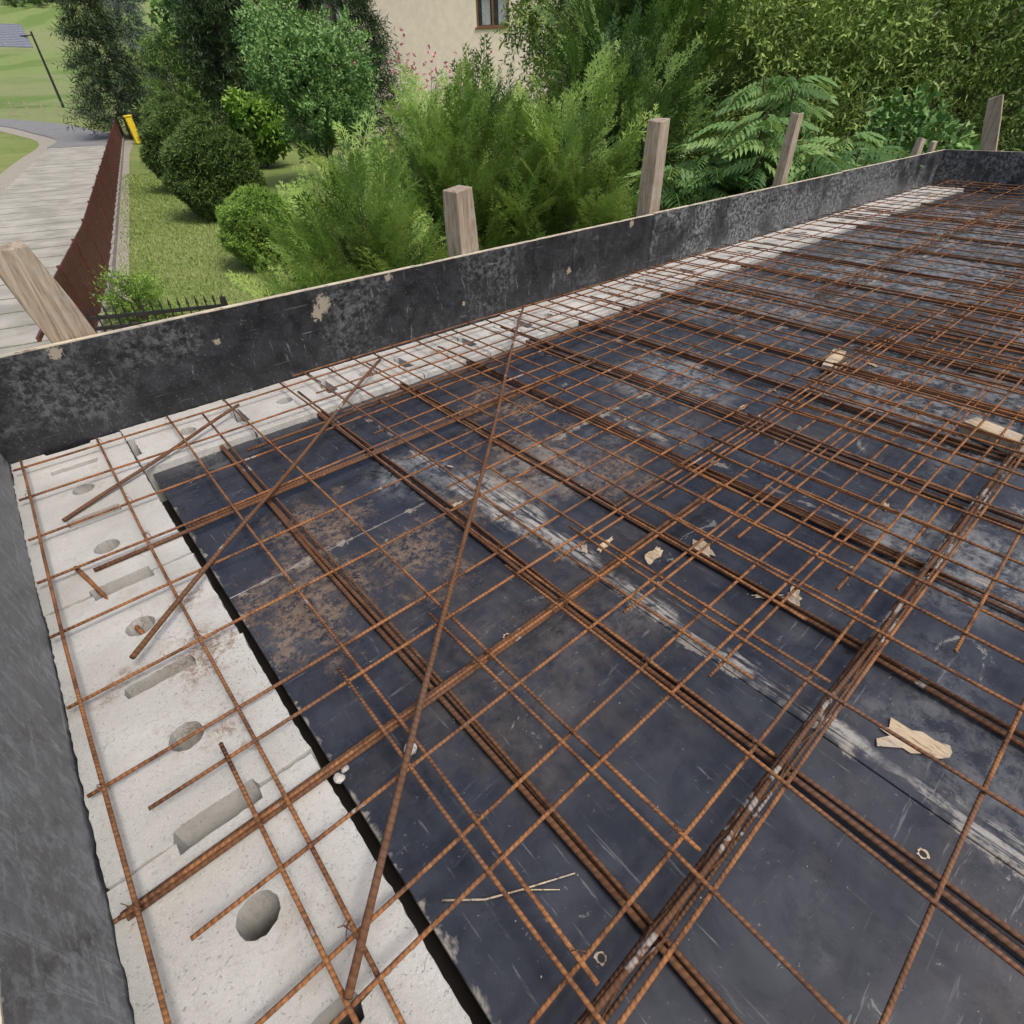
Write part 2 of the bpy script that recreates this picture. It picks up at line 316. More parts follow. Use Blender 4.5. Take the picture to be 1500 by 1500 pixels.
def p_pinnate(n=11,ll=.27,lw=.06,droop=.45):
    Q=[]; f=lambda t: np.array([t*(1-.12*t),0,-droop*t*t])
    for i in range(4):
        a,b=f(i/4),f((i+1)/4); w=.009; Q.append([a+[0,w,0],b+[0,w,0],b-[0,w,0],a-[0,w,0]])
    for i in range(n):
        t=.16+.82*i/(n-1); L=ll*(math.sin(math.pi*(.22+.7*t))**.7)
        for sd in (-1,1):
            d=np.array([.45,sd,-.45-random.uniform(0,.35)]); o=f(t); d=d/np.linalg.norm(d)
            s=np.cross([0,0,1.],d); s/=np.linalg.norm(s); m1=o+d*L*.5; tip=o+d*L+np.array([.03,0,-.06])
            Q.append([o,o+d*L*.22+s*lw*.45,m1,o+d*L*.22-s*lw*.45]); Q.append([o+d*L*.12,m1+s*lw*.5,tip,m1-s*lw*.5])
    Q.append(leaf(f(1.),[1,0,-.8],ll*.6,lw)); return np.array(Q)
def p_shoot(n=18,ll=.2,lw=.045,droop=.35,spread=.9):
    Q=[]; f=lambda t: np.array([t,0,-droop*t*t])
    Q.append([f(0)+[0,.006,0],f(.5)+[0,.005,0],f(.5)-[0,.005,0],f(0)-[0,.006,0]]);Q.append([f(.5)+[0,.005,0],f(1)+[0,.003,0],f(1)-[0,.003,0],f(.5)-[0,.005,0]])
    for i in range(n):
        t=.08+.92*i/n; an=i*2.4; d=np.array([.7,spread*math.cos(an),spread*math.sin(an)-.2]); nr=norm(np.array([random.uniform(-1,1),random.uniform(-1,1),1.2]))
        Q.append(leaf(f(t),d,ll*random.uniform(.7,1.1),lw,nr,.1))
    return np.array(Q)
def p_cluster(n=8,ll=.7,lw=.35):
    Q=[]
    for i in range(n):
        d=norm(np.array([random.uniform(.1,1),random.uniform(-1,1),random.uniform(-.8,.8)])); nr=norm(np.array([random.uniform(-1,1),random.uniform(-1,1),1.]))
        Q.append(leaf(np.array([random.uniform(0,.3),random.uniform(-.2,.2),random.uniform(-.2,.2)]),d,ll*random.uniform(.7,1),lw,nr,.12))
    return np.array(Q)
PT=[p_thuja() for _ in range(5)]; PT2=[p_thuja(7,1,.035) for _ in range(3)]; PS=[p_pinnate(9,.34,.095,.5) for _ in range(3)]; PW=[p_shoot(13,.24,.07) for _ in range(3)]; PC=[p_cluster() for _ in range(3)]; PN=[p_shoot(12,.36,.05,.1,1.0),p_shoot(10,.40,.055,.15,.8)]
PO=[p_shoot(12,.38,.16,.5,1.0) for _ in range(3)]
PY=[p_cluster(9,.8,.13) for _ in range(3)]
def multi(protos,P,D,S,tone,roll=None):
    idx=rng.integers(0,len(protos),len(P)); qs=[];rs=[]
    for i,pr in enumerate(protos):
        k=idx==i
        if k.any():
            q,r=place(pr,P[k],D[k],S[k],tone[k],None if roll is None else roll[k]); qs.append(q); rs.append(r)
    return np.concatenate(qs),np.concatenate(rs)
def branch_bush(name,base,H,Rr,nb,ns,protos,ssz,mat,shape,up=.5,fmin=.03,start=.5,spread=.16,u0=.35,jit=(.72,1.12)):
    e=empty(name,base); base=np.array(base,float); g=Geo(); P=[];D=[];SS=[];RN=[]
    for i in range(nb):
        f=fmin+(1-fmin)*((i+.5)/nb)**.85; an=i*2.39996+random.uniform(-.3,.3); rad=Rr*shape(f)*random.uniform(*jit)
        s=np.array([0,0,f*H*start]); t=np.array([math.cos(an)*rad,math.sin(an)*rad,f*H*random.uniform(.93,1.06)])
        d=t-s; L=np.linalg.norm(d); mid=s+d*.5+np.array([0,0,-.06*L]); pts=[s,mid,t]; g.tube(pts,.008+.006*L,4,.003,False)
        k=max(4,int(ns*min(1.3,.4+L/(Rr+.01))))
        u=rng.uniform(u0,1.03,k); c=(1-u)[:,None]**2*s+2*(u*(1-u))[:,None]*mid+(u**2)[:,None]*t
        c=c+rng.normal(0,spread*Rr*.35,(k,3))*(1.1-.5*u)[:,None]; out=np.array([math.cos(an),math.sin(an),0])
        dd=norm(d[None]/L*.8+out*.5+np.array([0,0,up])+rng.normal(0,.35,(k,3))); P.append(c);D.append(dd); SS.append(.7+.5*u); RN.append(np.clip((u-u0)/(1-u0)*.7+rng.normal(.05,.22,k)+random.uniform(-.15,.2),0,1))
    g.tube([(0,0,0),(0.02,0,H*.5),(0,0,H*.9)],.03+.02*Rr,6,.01); g.make('trunk_and_branches',M_bark,parent=e)
    P=np.concatenate(P); SS=np.concatenate(SS)
    D=np.concatenate(D); n=len(P); q,r=multi(protos,P,D,ssz*SS*rng.uniform(.6,1.35,n),np.concatenate(RN)); quadobj('foliage',q,r,mat,e); return e
def lobed_tree(name,base,H,Rr,zc,nl,nper,protos,ssz,mat,droop=-.1,trunk=.12,squash=1.0,core=False):
    e=empty(name,base); g=Geo(); P=[];D=[];Rn=[]
    g.tube([(0,0,0),(random.uniform(-.05,.05)*H,.03*H,H*.4),(0,0,H*.8)],trunk,7,trunk*.3)
    for i in range(nl):
        v=rng.normal(0,1,3); v/=np.linalg.norm(v); v*=random.uniform(.35,.85); c=np.array([v[0]*Rr,v[1]*Rr,zc+v[2]*(H-zc)*squash]); rl=Rr*random.uniform(.28,.48)
        c[2]=min(c[2],H-rl*.5)
        g.tube([(0,0,max(.2,c[2]*.35)),tuple(c*np.array([.5,.5,.8])),tuple(c)],trunk*.35,4,.01,False)
        d=norm(rng.normal(0,1,(nper,3))); rr=rl*rng.uniform(.55,1.1,nper)[:,None]; P.append(c+d*rr*np.array([1,1,.8])); D.append(norm(d+np.array([0,0,droop])+rng.normal(0,.4,(nper,3)))); Rn.append(np.clip(d[:,2]*.3+rng.uniform(-.25,.25,nper)+random.uniform(.25,.75),0,1))  # leaf tone varies and gets lighter toward the top of each lobe
    g.make('trunk_and_limbs',M_bark,parent=e); P=np.concatenate(P);D=np.concatenate(D); n=len(P)
    q,r=multi(protos,P,D,ssz*rng.uniform(.7,1.2,n),np.concatenate(Rn)); quadobj('crown',q,r,mat,e); return e
def spruce(name,base,H,Rr,nb,ns,mat,ssz=.5,tilt=-.15,shape=lambda f:(1-f)**.85+.03):
    return branch_bush(name,base,H,Rr,nb,ns,PN,ssz,mat,shape,up=tilt,fmin=.06,start=.98,spread=.25,u0=.15)
def ball(name,base,Rr,Hh,n,mat,ssz):
    e=empty(name,base); bpy.ops.mesh.primitive_ico_sphere_add(subdivisions=3,radius=1); o=bpy.context.object; o.name='dark_inner_core'; o.parent=e; o.scale=(Rr*.84,Rr*.84,Hh*.45); o.location=(0,0,Hh*.47); o.data.materials.append(M_core)  # solid dark sphere stands in for the shaded inside of the shrub
    d=norm(rng.normal(0,1,(n,3))); bmp=1+.09*np.sin(d[:,0]*5+1)*np.cos(d[:,1]*6)+.06*np.sin(d[:,2]*9+d[:,0]*4)
    k_=rng.uniform(.84,1.03,n); P=d*np.array([Rr,Rr,Hh*.5])*(bmp*k_)[:,None]+np.array([0,0,Hh*.48]); P[:,2]=np.maximum(P[:,2],.03)
    D=norm(d+np.array([0,0,.5])+rng.normal(0,.35,(n,3))); q,r=multi(PY,P,D,ssz*rng.uniform(.7,1.4,n),np.clip((k_-.84)*4+rng.normal(0,.2,n),0,1)); quadobj('foliage',q,r,mat,e); return e  # leaf tone varies and gets lighter toward the outer surface
def gz(x,y): return (x,y,float(hz(x,y))-.02)
wide=lambda f:(1-f*f)**.6*(.7+.3*f)+.05
wj=(.6,1.3)
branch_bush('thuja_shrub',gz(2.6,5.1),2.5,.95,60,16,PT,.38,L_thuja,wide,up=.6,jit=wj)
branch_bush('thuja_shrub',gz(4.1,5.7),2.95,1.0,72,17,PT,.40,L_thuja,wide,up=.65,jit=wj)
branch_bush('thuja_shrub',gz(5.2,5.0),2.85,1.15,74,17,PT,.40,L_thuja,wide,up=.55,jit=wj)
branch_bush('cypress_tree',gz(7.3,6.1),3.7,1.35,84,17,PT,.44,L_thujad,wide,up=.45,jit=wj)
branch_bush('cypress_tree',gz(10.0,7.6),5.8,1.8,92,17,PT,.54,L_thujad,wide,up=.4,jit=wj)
branch_bush('juniper_shrub',gz(6.6,8.2),3.1,1.25,76,18,PT2,.42,L_thujad,wide,up=.5)
branch_bush('thuja_shrub',gz(3.6,8.6),1.6,.9,36,14,PT2,.34,L_thuja,wide,up=.6)
def sumac(name,cx,cy,stems,rad,ztop):
    e=empty(name,(cx,cy,G)); g=Geo(); P=[];D=[]
    for i in range(stems):
        an=i*2.4; r=rad*math.sqrt((i+.3)/stems); tp=np.array([math.cos(an)*r,math.sin(an)*r,ztop-G-random.uniform(0,.85)-.2*r]); g.tube([(tp[0]*.3,tp[1]*.3,0),(tp[0]*.7,tp[1]*.6,tp[2]*.6),tuple(tp)],.03,6,.012)
        k=12
        for j in range(k):
            a2=j*2.4+i; elv=random.uniform(-.2,.6); P.append(tp-np.array([0,0,.3*j/k])); D.append([math.cos(a2),math.sin(a2),elv])
    g.make('stems',M_bark,parent=e); P=np.array(P);D=norm(np.array(D)); n=len(P); q,r=multi(PS,P,D,rng.uniform(.34,.62,n),rng.uniform(0,1,n),rng.uniform(-.3,.3,n)); quadobj('leaves',q,r,L_sumac,e)
sumac('sumac_shrub',6.9,4.0,10,.75,1.0); sumac('sumac_shrub',8.1,3.7,11,.85,1.12); sumac('sumac_shrub',7.4,3.1,8,.65,.40)
for (x,y,H,r) in ((12.0,7.0,5.8,2.6),(12.8,4.2,5.8,2.5),(13.5,.9,6.2,2.7),(16.5,9.5,8.5,3.4),(17.5,4.6,8.5,3.4),(18,-.5,8.5,3.4),(14.6,12.6,8.0,3.0)):
    lobed_tree('willow_tree',gz(x,y),H,r,H*.48,26,170 if x<14 else 110,PW,.47 if x<14 else .72,L_willow,-.25,.13)
lobed_tree('broadleaf_shrub',gz(10.2,3.0),2.9,1.2,1.3,14,110,PC,.2,L_broad,.1,.05)
lobed_tree('broadleaf_shrub',gz(10.6,5.3),3.6,1.5,1.7,16,140,PW,.37,L_willow,-.1,.06)
# garden
lobed_tree('ornamental_tree',gz(11.2,23.8),5.4,2.35,3.3,24,180,PO,.42,L_broad,-.5,.13)
lobed_tree('lilac_shrub',gz(11.3,31),3.2,1.5,1.7,16,110,PC,.42,L_box,.1,.08)
ball('boxwood_ball',gz(4.7,14.2),.90,1.6,7000,L_box,.10)
ball('yew_ball',gz(5.8,20.6),1.22,2.45,7500,L_yew,.17)
ball('yew_ball',gz(6.6,26.5),1.25,2.6,6500,L_yew,.18)
ball('yew_ball',gz(8.5,34),1.3,2.8,4500,L_yew,.2)
spruce('spruce_tree',gz(9.9,52),9.2,2.5,130,20,L_pine,.85)
spruce('blue_spruce_tree',gz(13.5,58),9.6,2.2,90,18,L_blue,.8)
spruce('cypress_cone',gz(11.4,43),5.4,1.9,90,22,L_thujad,.6,.4,lambda f:(1-f)**.6)
spruce('pine_tree',gz(14.8,43),8.3,2.5,120,24,L_pine,.8,.3,lambda f:(1-f*f)**.6)
spruce('pine_tree',gz(18.3,40),8.5,2.2,110,24,L_pine,.8,.3,lambda f:(1-f*f)**.6)
spruce('pine_tree',gz(19.3,34.5),7.0,1.5,90,20,L_pine,.75,.3,lambda f:(1-f*f)**.6)
lobed_tree('linden_tree',gz(16.5,50),9,3.2,5,20,110,PC,.7,L_broad,.1,.2)
branch_bush('garden_weeds',gz(1.35,11.8),.8,.6,34,14,PW,.22,L_box,wide,up=.6)
e=branch_bush('pink_flower_shrub',gz(7.0,10.4),3.4,.9,40,12,PW,.3,L_broad,wide,up=.6)
P=rng.normal(0,1,(90,3))*np.array([.45,.45,.2])+np.array([-.1,-.4,3.45]); q,r=multi(PC,P,norm(rng.normal(0,1,(90,3))+[0,0,.5]),np.full(90,.075),rng.uniform(0,1,90)); quadobj('flowers',q,r,L_pink,e)
P=[]
for i in range(90):
    t=random.uniform(-.35,1.5); d=random.uniform(330,380) if i<60 else random.uniform(150,260)
    if i>=60: t=random.uniform(.42,1.45)
    x=math.sin(t)*d; y=math.cos(t)*d; r=random.uniform(5,9); zc=float(hz(x,y))+r*.7
    v=norm(rng.normal(0,1,(120,3))); P.append(np.array([x,y,zc])+v*r*rng.uniform(.7,1.1,(120,1))*np.array([1,1,1.1]))
P=np.concatenate(P); q,r=multi(PC,P,norm(rng.normal(0,1,P.shape)),rng.uniform(2,3.4,len(P)),rng.uniform(0,1,len(P))); quadobj('distant_trees',q,r,L_far)
n=45000; yy=9+rng.uniform(0,1,n)**1.4*24; xx=1.99+(yy-17.8)*.217+rng.uniform(.1,5.5,n)
b=np.stack([xx,yy,hz(xx,yy)-.005],-1); an=rng.uniform(0,6.28,n); h=rng.uniform(.02,.05,n)*(1+yy/40); wv=np.stack([np.cos(an),np.sin(an),0*an],-1)*(.006*(1+yy/12))[:,None]; tip=b+np.stack([rng.normal(0,.02,n),rng.normal(0,.02,n),h],-1)
quadobj('lawn_grass',np.stack([b-wv,b+wv,tip+wv*.2,tip-wv*.2],1),rng.uniform(0,1,n),L_grass)

# ------------------------------------------------------------------ garden fence, gate fence, marker
e=empty('picket_fence',(0,0,0)); g=Geo(); gr=Geo(); gb=Geo(); L=0; y=8.6; k=0
dirv=Vector((.212,.977,0)).normalized(); ang=math.atan2(dirv.y,dirv.x); Rz=Matrix.Rotation(ang,3,'Z')
while y<56:
    x=fl_(y)[0]; z=float(hz(x,y)); g.box((x,y,z+.70),(.07,.018,1.06),Rz,.003)
    if k%20==0: g.box((x,y+.02,z+.62),(.07,.07,1.24),Rz)
    if k%10==0: gb.box((x,y,z+.08),(1.16,.14,.2),Rz)
    if k%10==0:
        for hh in (.38,1.02): gr.box((x-.03,y,z+hh),(1.13,.03,.05),Rz)
    y+=.115; k+=1
g.make('pickets',M_red,parent=e); gr.make('rails',M_red,parent=e); gb.make('plinth',M_conc,parent=e)
e=empty('iron_fence',(0,0,0)); g=Geo(); p0=Vector((.3,8.05,G)); p1=Vector((1.72,7.35,G)); d=(p1-p0).normalized(); Rz=Matrix.Rotation(math.atan2(d.y,d.x),3,'Z'); Lf=(p1-p0).length
for hh in (.25,1.02,1.14): g.box((p0+p1)/2+Vector((0,0,hh)),(Lf,.03,.04),Rz)
for i in range(17):
    q=p0+d*Lf*i/16; g.tube([q+Vector((0,0,.1)),q+Vector((0,0,1.2))],.009,5); g.tube([q+Vector((0,0,1.2)),q+Vector((0,0,1.29))],.018,5,.001)
for q in (p0,p1): g.box(q+Vector((0,0,.62)),(.06,.06,1.24),Rz)
g.make('bars',M_blackm,parent=e)
g=Geo(); z=float(hz(9.35,47.5)); Ry=Matrix.Rotation(-.08,3,'Y'); g.box((9.35,47.5,z+.75),(.38,.25,1.4),Ry); g.box((9.29,47.5,z+1.48),(.46,.32,.1),Ry)
bevel(g.make('gas_marker_post',plain('yellow_paint',(.85,.62,.03),.5,.08)),.03)
e=empty('field_fence'); g=Geo(); prev=None
for i in range(30):
    x=-16+i*1.25; y=92-.35*(i); z=float(hz(x,y)); g.box((x,y,z+.6),(.12,.12,1.3))
    if prev: 
        for hh in (.5,1.0): g.tube([(*prev[:2],prev[2]+hh),(x,y,z+hh)],.012,4)
    prev=(x,y,z)
g.make('posts_and_wires',M_stake,parent=e)
z=float(hz(12.5,97)); e=empty('solar_lamp_post',(12.5,97,z)); g=Geo(); g.tube([(0,0,0),(0,0,6.9)],.15,8,.10); g.tube([(0,0,6.6),(-3.2,.5,6.3)],.06,6); g.make('pole',M_blackm,parent=e)
m=Mt('solar_cells'); u=m.obj(); br=m.n('ShaderNodeTexBrick',{'Vector':m.mp(u,(1.0,1.0,1.0)),'Color1':(.03,.05,.11,1),'Color2':(.04,.06,.13,1),'Mortar':(.5,.52,.55,1),'Mortar Size':.03,'Brick Width':.8,'Row Height':.8},offset=0.0); m.bsdf(br,.4,None,.3)
g=Geo(); g.box((0,0,0),(5.0,2.2,.06)); g.make('panel',m.m,parent=e,loc=(-3.0,0,6.5),rot=(math.radians(66),.0,.1))

# ------------------------------------------------------------------ house
P0=Vector((19.0,41.5,0)); P1=Vector((33.0,30.0,0)); d=(P1-P0).normalized(); zb=float(hz(24,36))-.3
hs=empty('plaster_house',(P0.x,P0.y,zb)); hs.rotation_euler=(0,0,math.atan2(d.y,d.x)); W=(P1-P0).length; Dp=10; Hh=9.6
g=Geo(); 
wins=[(2.2,1.6),(12.0,2.0),(16.8,1.4)]; fl2=((5.75,7.3),)
xs=[0]+sum([[w-b/2,w+b/2] for w,b in wins],[])+[W]; zs=[0,5.75,7.3,Hh]
for i in range(len(xs)-1):
    for j in range(3):
        if i%2==1 and j==1: continue
        g.quad((xs[i],0,zs[j]),(xs[i+1],0,zs[j]),(xs[i+1],0,zs[j+1]),(xs[i],0,zs[j+1]))
for w_,b in wins:
    for z0,z1 in fl2:
        a,c=w_-b/2,w_+b/2
        g.quad((a,0,z0),(a,0,z1),(a,.22,z1),(a,.22,z0)); g.quad((c,0,z0),(c,.22,z0),(c,.22,z1),(c,0,z1)); g.quad((a,0,z0),(a,.22,z0),(c,.22,z0),(c,0,z0)); g.quad((a,0,z1),(c,0,z1),(c,.22,z1),(a,.22,z1))
g.quad((0,0,0),(0,0,Hh),(0,Dp,Hh),(0,Dp,0)); g.quad((W,0,0),(W,Dp,0),(W,Dp,Hh),(W,0,Hh)); g.quad((0,Dp,0),(0,Dp,Hh),(W,Dp,Hh),(W,Dp,0))
g.quad((0,0,Hh),(0,Dp/2,Hh+3.6),(0,Dp,Hh)); g.quad((W,0,Hh),(W,Dp,Hh),(W,Dp/2,Hh+3.6))
g.make('walls',plain('cream_plaster',(.72,.64,.53),.9,.06,3),parent=hs)
gf=Geo(); gg=Geo(); gc=Geo()
for w_,b in wins:
    for z0,z1 in fl2:
        for xx in (w_-b/2+.06,w_,w_+b/2-.06): gf.box((xx,.15,(z0+z1)/2),(.12,.09,z1-z0-.004))
        for zz in (z0+.05,z1-.05): gf.box((w_,.15,zz),(b-.006,.085,.1))
        gf.box((w_,-.03,z0-.03),(b+.2,.12,.06)); gg.quad((w_-b/2,.2,z0),(w_+b/2,.2,z0),(w_+b/2,.2,z1),(w_-b/2,.2,z1))
        for xx in (w_-b/4,w_+b/4): gc.box((xx+.1,.185,(z0+z1)/2),(b/4,.01,z1-z0-.25))
gf.make('window_frames',plain('brown_window_frame',(.16,.08,.04),.5),parent=hs); gg.make('window_glass',plain('glass',(.03,.035,.04),.08,.3,2),parent=hs); gc.make('curtains',plain('curtain_fabric',(.30,.32,.34),.9),parent=hs)
g=Geo(); o_=.6
for s in (0,1):
    y0=-o_ if s==0 else Dp+o_; zz=Hh-.43; g.quad((-o_,y0,zz),(W+o_,y0,zz),(W+o_,Dp/2,Hh+3.62),(-o_,Dp/2,Hh+3.62))
ro=g.make('roof',plain('roof_tile',(.16,.05,.035),.7,.3,8),parent=hs); sm=ro.modifiers.new('s','SOLIDIFY'); sm.thickness=.12; sm.offset=1

# ------------------------------------------------------------------ the wall / building below the deck
g=Geo(); ht=-.62
g.box((3.8,1.91,(G+ht)/2),(8.12,.28,ht-G)); g.box((-.12,-1.0,(G+ht)/2),(.28,5.4,ht-G)); g.box((7.72,-1.0,(G+ht)/2),(.26,5.4,ht-G))
for (cx,cy,sx,sy) in ((3.8,2.058,8.1,.03),(3.8,1.77,7.9,.03),(-.252,-.93,.03,5.8),(.012,-1.1,.03,5.6)): g.box((cx,cy,(ht-.256)/2),(sx,sy,-.256-ht-.004))
g.make('masonry_wall',plain('wall_concrete',(.16,.15,.135),.95))
g=Geo(); g.box((3.8,-1,G+.03),(8.1,6,.06)); g.make('added_dark_floor',plain('gap_shade_floor',(.06,.055,.05),.95))  # unseen floor added, coloured dark so the deck gaps show no bright ground

def block_mesh(L,Wd,seed,hole=True):
    import bmesh
    random.seed(seed); bm=bmesh.new(); sh=.062; sdp=.018
    def seg(pts):
        out=[]
        for i in range(len(pts)):
            a=Vector(pts[i]); b=Vector(pts[(i+1)%len(pts)]); n=max(1,int((b-a).length/.012))
            for k in range(n): out.append(a.lerp(b,k/n)+Vector((random.uniform(-1,1),random.uniform(-1,1)))*(.0015 if k else .0025))
        return out
    l=L/2-.0016; w_=Wd/2
    o=[(-l,-w_),(l,-w_),(l,-sh),(l-sdp,-sh+.003),(l-sdp,sh-.003),(l,sh),(l,w_),(-l,w_),(-l,sh),(-l+sdp,sh-.003),(-l+sdp,-sh+.003),(-l,-sh)]
    loops=[seg(o)]
    if hole: loops.append([Vector((.028*math.cos(-t*math.pi/14),.0275*math.sin(-t*math.pi/14)))*random.uniform(.96,1.04) for t in range(28)])
    eds=[]; rings=[]
    for lp in loops:
        vs=[bm.verts.new((p.x,p.y,0)) for p in lp]; rings.append(vs)
        for i in range(len(vs)): eds.append(bm.edges.new((vs[i],vs[(i+1)%len(vs)])))
    bmesh.ops.triangle_fill(bm,use_beauty=True,edges=eds)
    for vs in rings:
        lo=[bm.verts.new((v.co.x,v.co.y,-.25)) for v in vs]; n=len(vs)
        for i in range(n): bm.faces.new((vs[i],vs[(i+1)%n],lo[(i+1)%n],lo[i]))
    bmesh.ops.recalc_face_normals(bm,faces=bm.faces)
    me=bpy.data.meshes.new('block'); bm.to_mesh(me); bm.free(); me.materials.append(M_block)
    if sum(p.normal.z for p in me.polygons if abs(p.normal.z)>.5)<0: me.flip_normals()
    return me
BM=[block_mesh(.335,.30,s) for s in (1,2,3)]; BF=[block_mesh(.335,.335,s) for s in (4,5,6)]; random.seed(5)
row=empty('hollow_block_course')
def putblock(me,x,y,r,i):
    o=add('block_%d'%i,me,parent=row,loc=(x+random.uniform(-.002,.002),y,random.uniform(-.005,.001)),rot=(random.uniform(-.006,.006),random.uniform(-.006,.006),r+random.choice((0,math.pi))+random.uniform(-.008,.008)))
    bevel(o,.0014,1)
i=0
for k in range(-9,5): putblock(BM[k%3],-.12,.41+.335*k,math.pi/2,i); i+=1
putblock(block_mesh(.16,.30,9,False),-.12,1.9975,math.pi/2,i); i+=1
for k in range(23): putblock(BF[k%3],.20+.335*k,1.908,0,i); i+=1

deck=empty('plywood_deck')
def panel(x0,x1,y0,y1,z,mat):
    g=Geo(); g.box(((x0+x1)/2,(y0+y1)/2,z-.0105),(x1-x0-.002,y1-y0-.002,.021)); me=pymesh('panel',g.V,g.F,mat)
    u1=me.uv_layers.new(name='u1'); u2=me.uv_layers.new(name='u2')
    for l in me.loops:
        v=me.vertices[l.vertex_index].co; u1.data[l.index].uv=(v.x-x0,v.y-y0); u2.data[l.index].uv=(x1-v.x,y1-v.y)
    bevel(add('panel',me,parent=deck,rot=(0,0,0)),.0012,1)
panel(.047,.70,1.05,1.74,ZD,M_deck); panel(.70,1.9,1.05,1.74,ZD,M_deck); panel(1.9,3.1,1.05,1.74,ZD,M_deck2); panel(3.1,5.5,1.05,1.74,ZD,M_deck2); panel(5.5,7.6,1.05,1.74,ZD,M_deck2)
for y0,y1 in ((-.75,1.05),(-2.3,-.75),(-3.9,-2.3)):
    for j,(x0,x1) in enumerate(((.047,.70),(.70,1.32),(1.32,2.57),(2.57,3.82),(3.82,5.07),(5.07,6.32),(6.32,7.6))): panel(x0,x1,y0,y1,ZD+.0006*(j%2),M_deck if j<2 else M_deck2)
g=Geo()
for x in (.2,.9,1.6,2.3,3.0,3.7,4.4,5.1,5.8,6.5,7.2): g.box((x,-1.1,-.125),(.06,5.6,.14))
g.box((.075,-1.1,-.17),(.085,5.6,.14)); g.box((3.85,1.73,-.17),(7.4,.05,.14))  # ledgers added beneath the deck-edge gaps to make them dark
g.make('joists_and_gap_ledgers',plain('gap_shade_timber',(.02,.015,.012),.95))  # timber coloured near black to stand for shade in the gaps
g=Geo()
for x in (1.0,3.5,6.0):
    for y in (-3,-1,1): g.tube([(x,y,G),(x,y,-.19)],.03,8)
g.make('steel_props',M_rustd)

fb=empty('formwork_boards')
def vboard(name,x0,x1,y0,y1,z0,z1,mat):
    g=Geo(); g.box(((x0+x1)/2,(y0+y1)/2,(z0+z1)/2),(x1-x0,y1-y0,z1-z0)); o=g.make(name,mat,parent=fb); bevel(o,.0012,1)
    n=max(2,int(max(x1-x0,y1-y0)/.05)); g=Geo(); alongx=(x1-x0)>(y1-y0)
    for i in range(n):
        t0,t1=i/n,(i+1)/n; h=z1+.0022 if random.random()>.06 else z1+.0006; q=random.uniform(0,.002)
        if alongx: g.box((x0+(x1-x0)*(t0+t1)/2,(y0+y1)/2,(z1-.001+h)/2),((x1-x0)/n,y1-y0-q,h-z1+.001))
        else: g.box(((x0+x1)/2,y0+(y1-y0)*(t0+t1)/2,(z1-.001+h)/2),(x1-x0-q,(y1-y0)/n,h-z1+.001))
    g.make('raw_edge',M_edge,parent=fb)
T=.021
vboard('far_board_a',-.292,2.228,2.081,2.081+T,-.25,.300,M_form); vboard('far_board_b',2.231,2.898,2.081,2.081+T,-.25,.300,M_form)
vboard('far_board_c',2.901,5.4,2.081,2.081+T,-.25,.304,M_form2); vboard('far_board_d',5.403,7.90,2.081,2.081+T,-.25,.31,M_form2)
vboard('left_board_a',-.293,-.272,-.6,2.079,-.25,.252,M_form3); vboard('left_board_b',-.293,-.272,-3.9,-.603,-.25,.252,M_form2)
vboard('end_board',7.878,7.90,-3.9,2.079,-.25,.31,M_form2)
def stake(x,y,z0,z1,wx,wy,tilt=(0,0),rz=0.0,chip=True):
    g=Geo(); n=7; L=z1-z0
    for i in range(n+1):
        t=i/n; cx=math.sin(t*4)*.004; zz=L*t
        for (sx,sy) in ((-1,-1),(1,-1),(1,1),(-1,1)):
            zt=zz+(random.uniform(-.018,.006) if i==n else 0); k=1-(.12 if (i==n and chip) else 0)
            g.V.append((sx*wx/2*k+cx+random.uniform(-.003,.003),sy*wy/2*k+random.uniform(-.003,.003),zt))
    for i in range(n):
        for k in range(4): g.F.append((i*4+k,i*4+(k+1)%4,(i+1)*4+(k+1)%4,(i+1)*4+k))
    g.F.append((n*4,n*4+1,n*4+2,n*4+3)); o=g.make('wooden_stake',M_stake,loc=(x,y,z0),rot=(tilt[0],tilt[1],rz)); bevel(o,.004,2)
stake(.185,2.155,-.6,.575,.115,.06,(0,-.16),.1); stake(1.60,2.16,-.6,.56,.125,.085,(0,-.03),.25); stake(2.92,2.16,-.6,.745,.13,.085,(0,.03),.2)
stake(4.46,2.15,-.6,.73,.12,.06,(0,.05),.15); stake(7.15,2.16,-.6,.45,.13,.06,(0,.12)); stake(7.6,2.16,-.6,.40,.1,.05,(0,.1)); stake(7.945,1.46,-.6,.80,.05,.13,(-.28,.0)); 

# ------------------------------------------------------------------ reinforcement
def bars(name,lst,mat,parent,alongY=False,wob=.003):
    g=Geo()
    for (a,b,c,z,r) in lst:
        n=max(2,int((b-a)/.14)); ph=random.uniform(0,6); sk=random.uniform(-.006,.006); P=[]
        sg=random.uniform(0,.008)
        for i in range(n+1):
            t=i/n; x=a+(b-a)*t; P.append((x,(-c if alongY else c)+wob*math.sin(x*4+ph)+sk*(t-.5)*(b-a),z-sg*math.sin(x*5+ph)*.5+random.uniform(-.0006,.0006)))
        g.tube(P,r,7)
    return g.make(name,mat,True,parent=parent,rot=(0,0,math.pi/2 if alongY else 0))
def steelmesh(x0,x1,y0,y1,xs,ys,z,r=.0033,mat=M_rust,ov=.03):
    e=empty('steel_reinforcement_mesh')
    bars('longitudinal_bars',[(x0+random.uniform(-.004,.004),x1,y,z,r) for y in ys],mat,e)
    bars('cross_bars',[(y0,y1+random.uniform(-.004,.004),x,z+2*r-.0006,r) for x in xs],mat,e,True)
ar=lambda a,s,b:list(np.arange(a,b,s))
Z1=.022; rr_=.0033
steelmesh(-.262,2.95,.06,2.0,ar(-.235,.2,2.95),ar(.095,.2075,1.99),Z1,rr_)
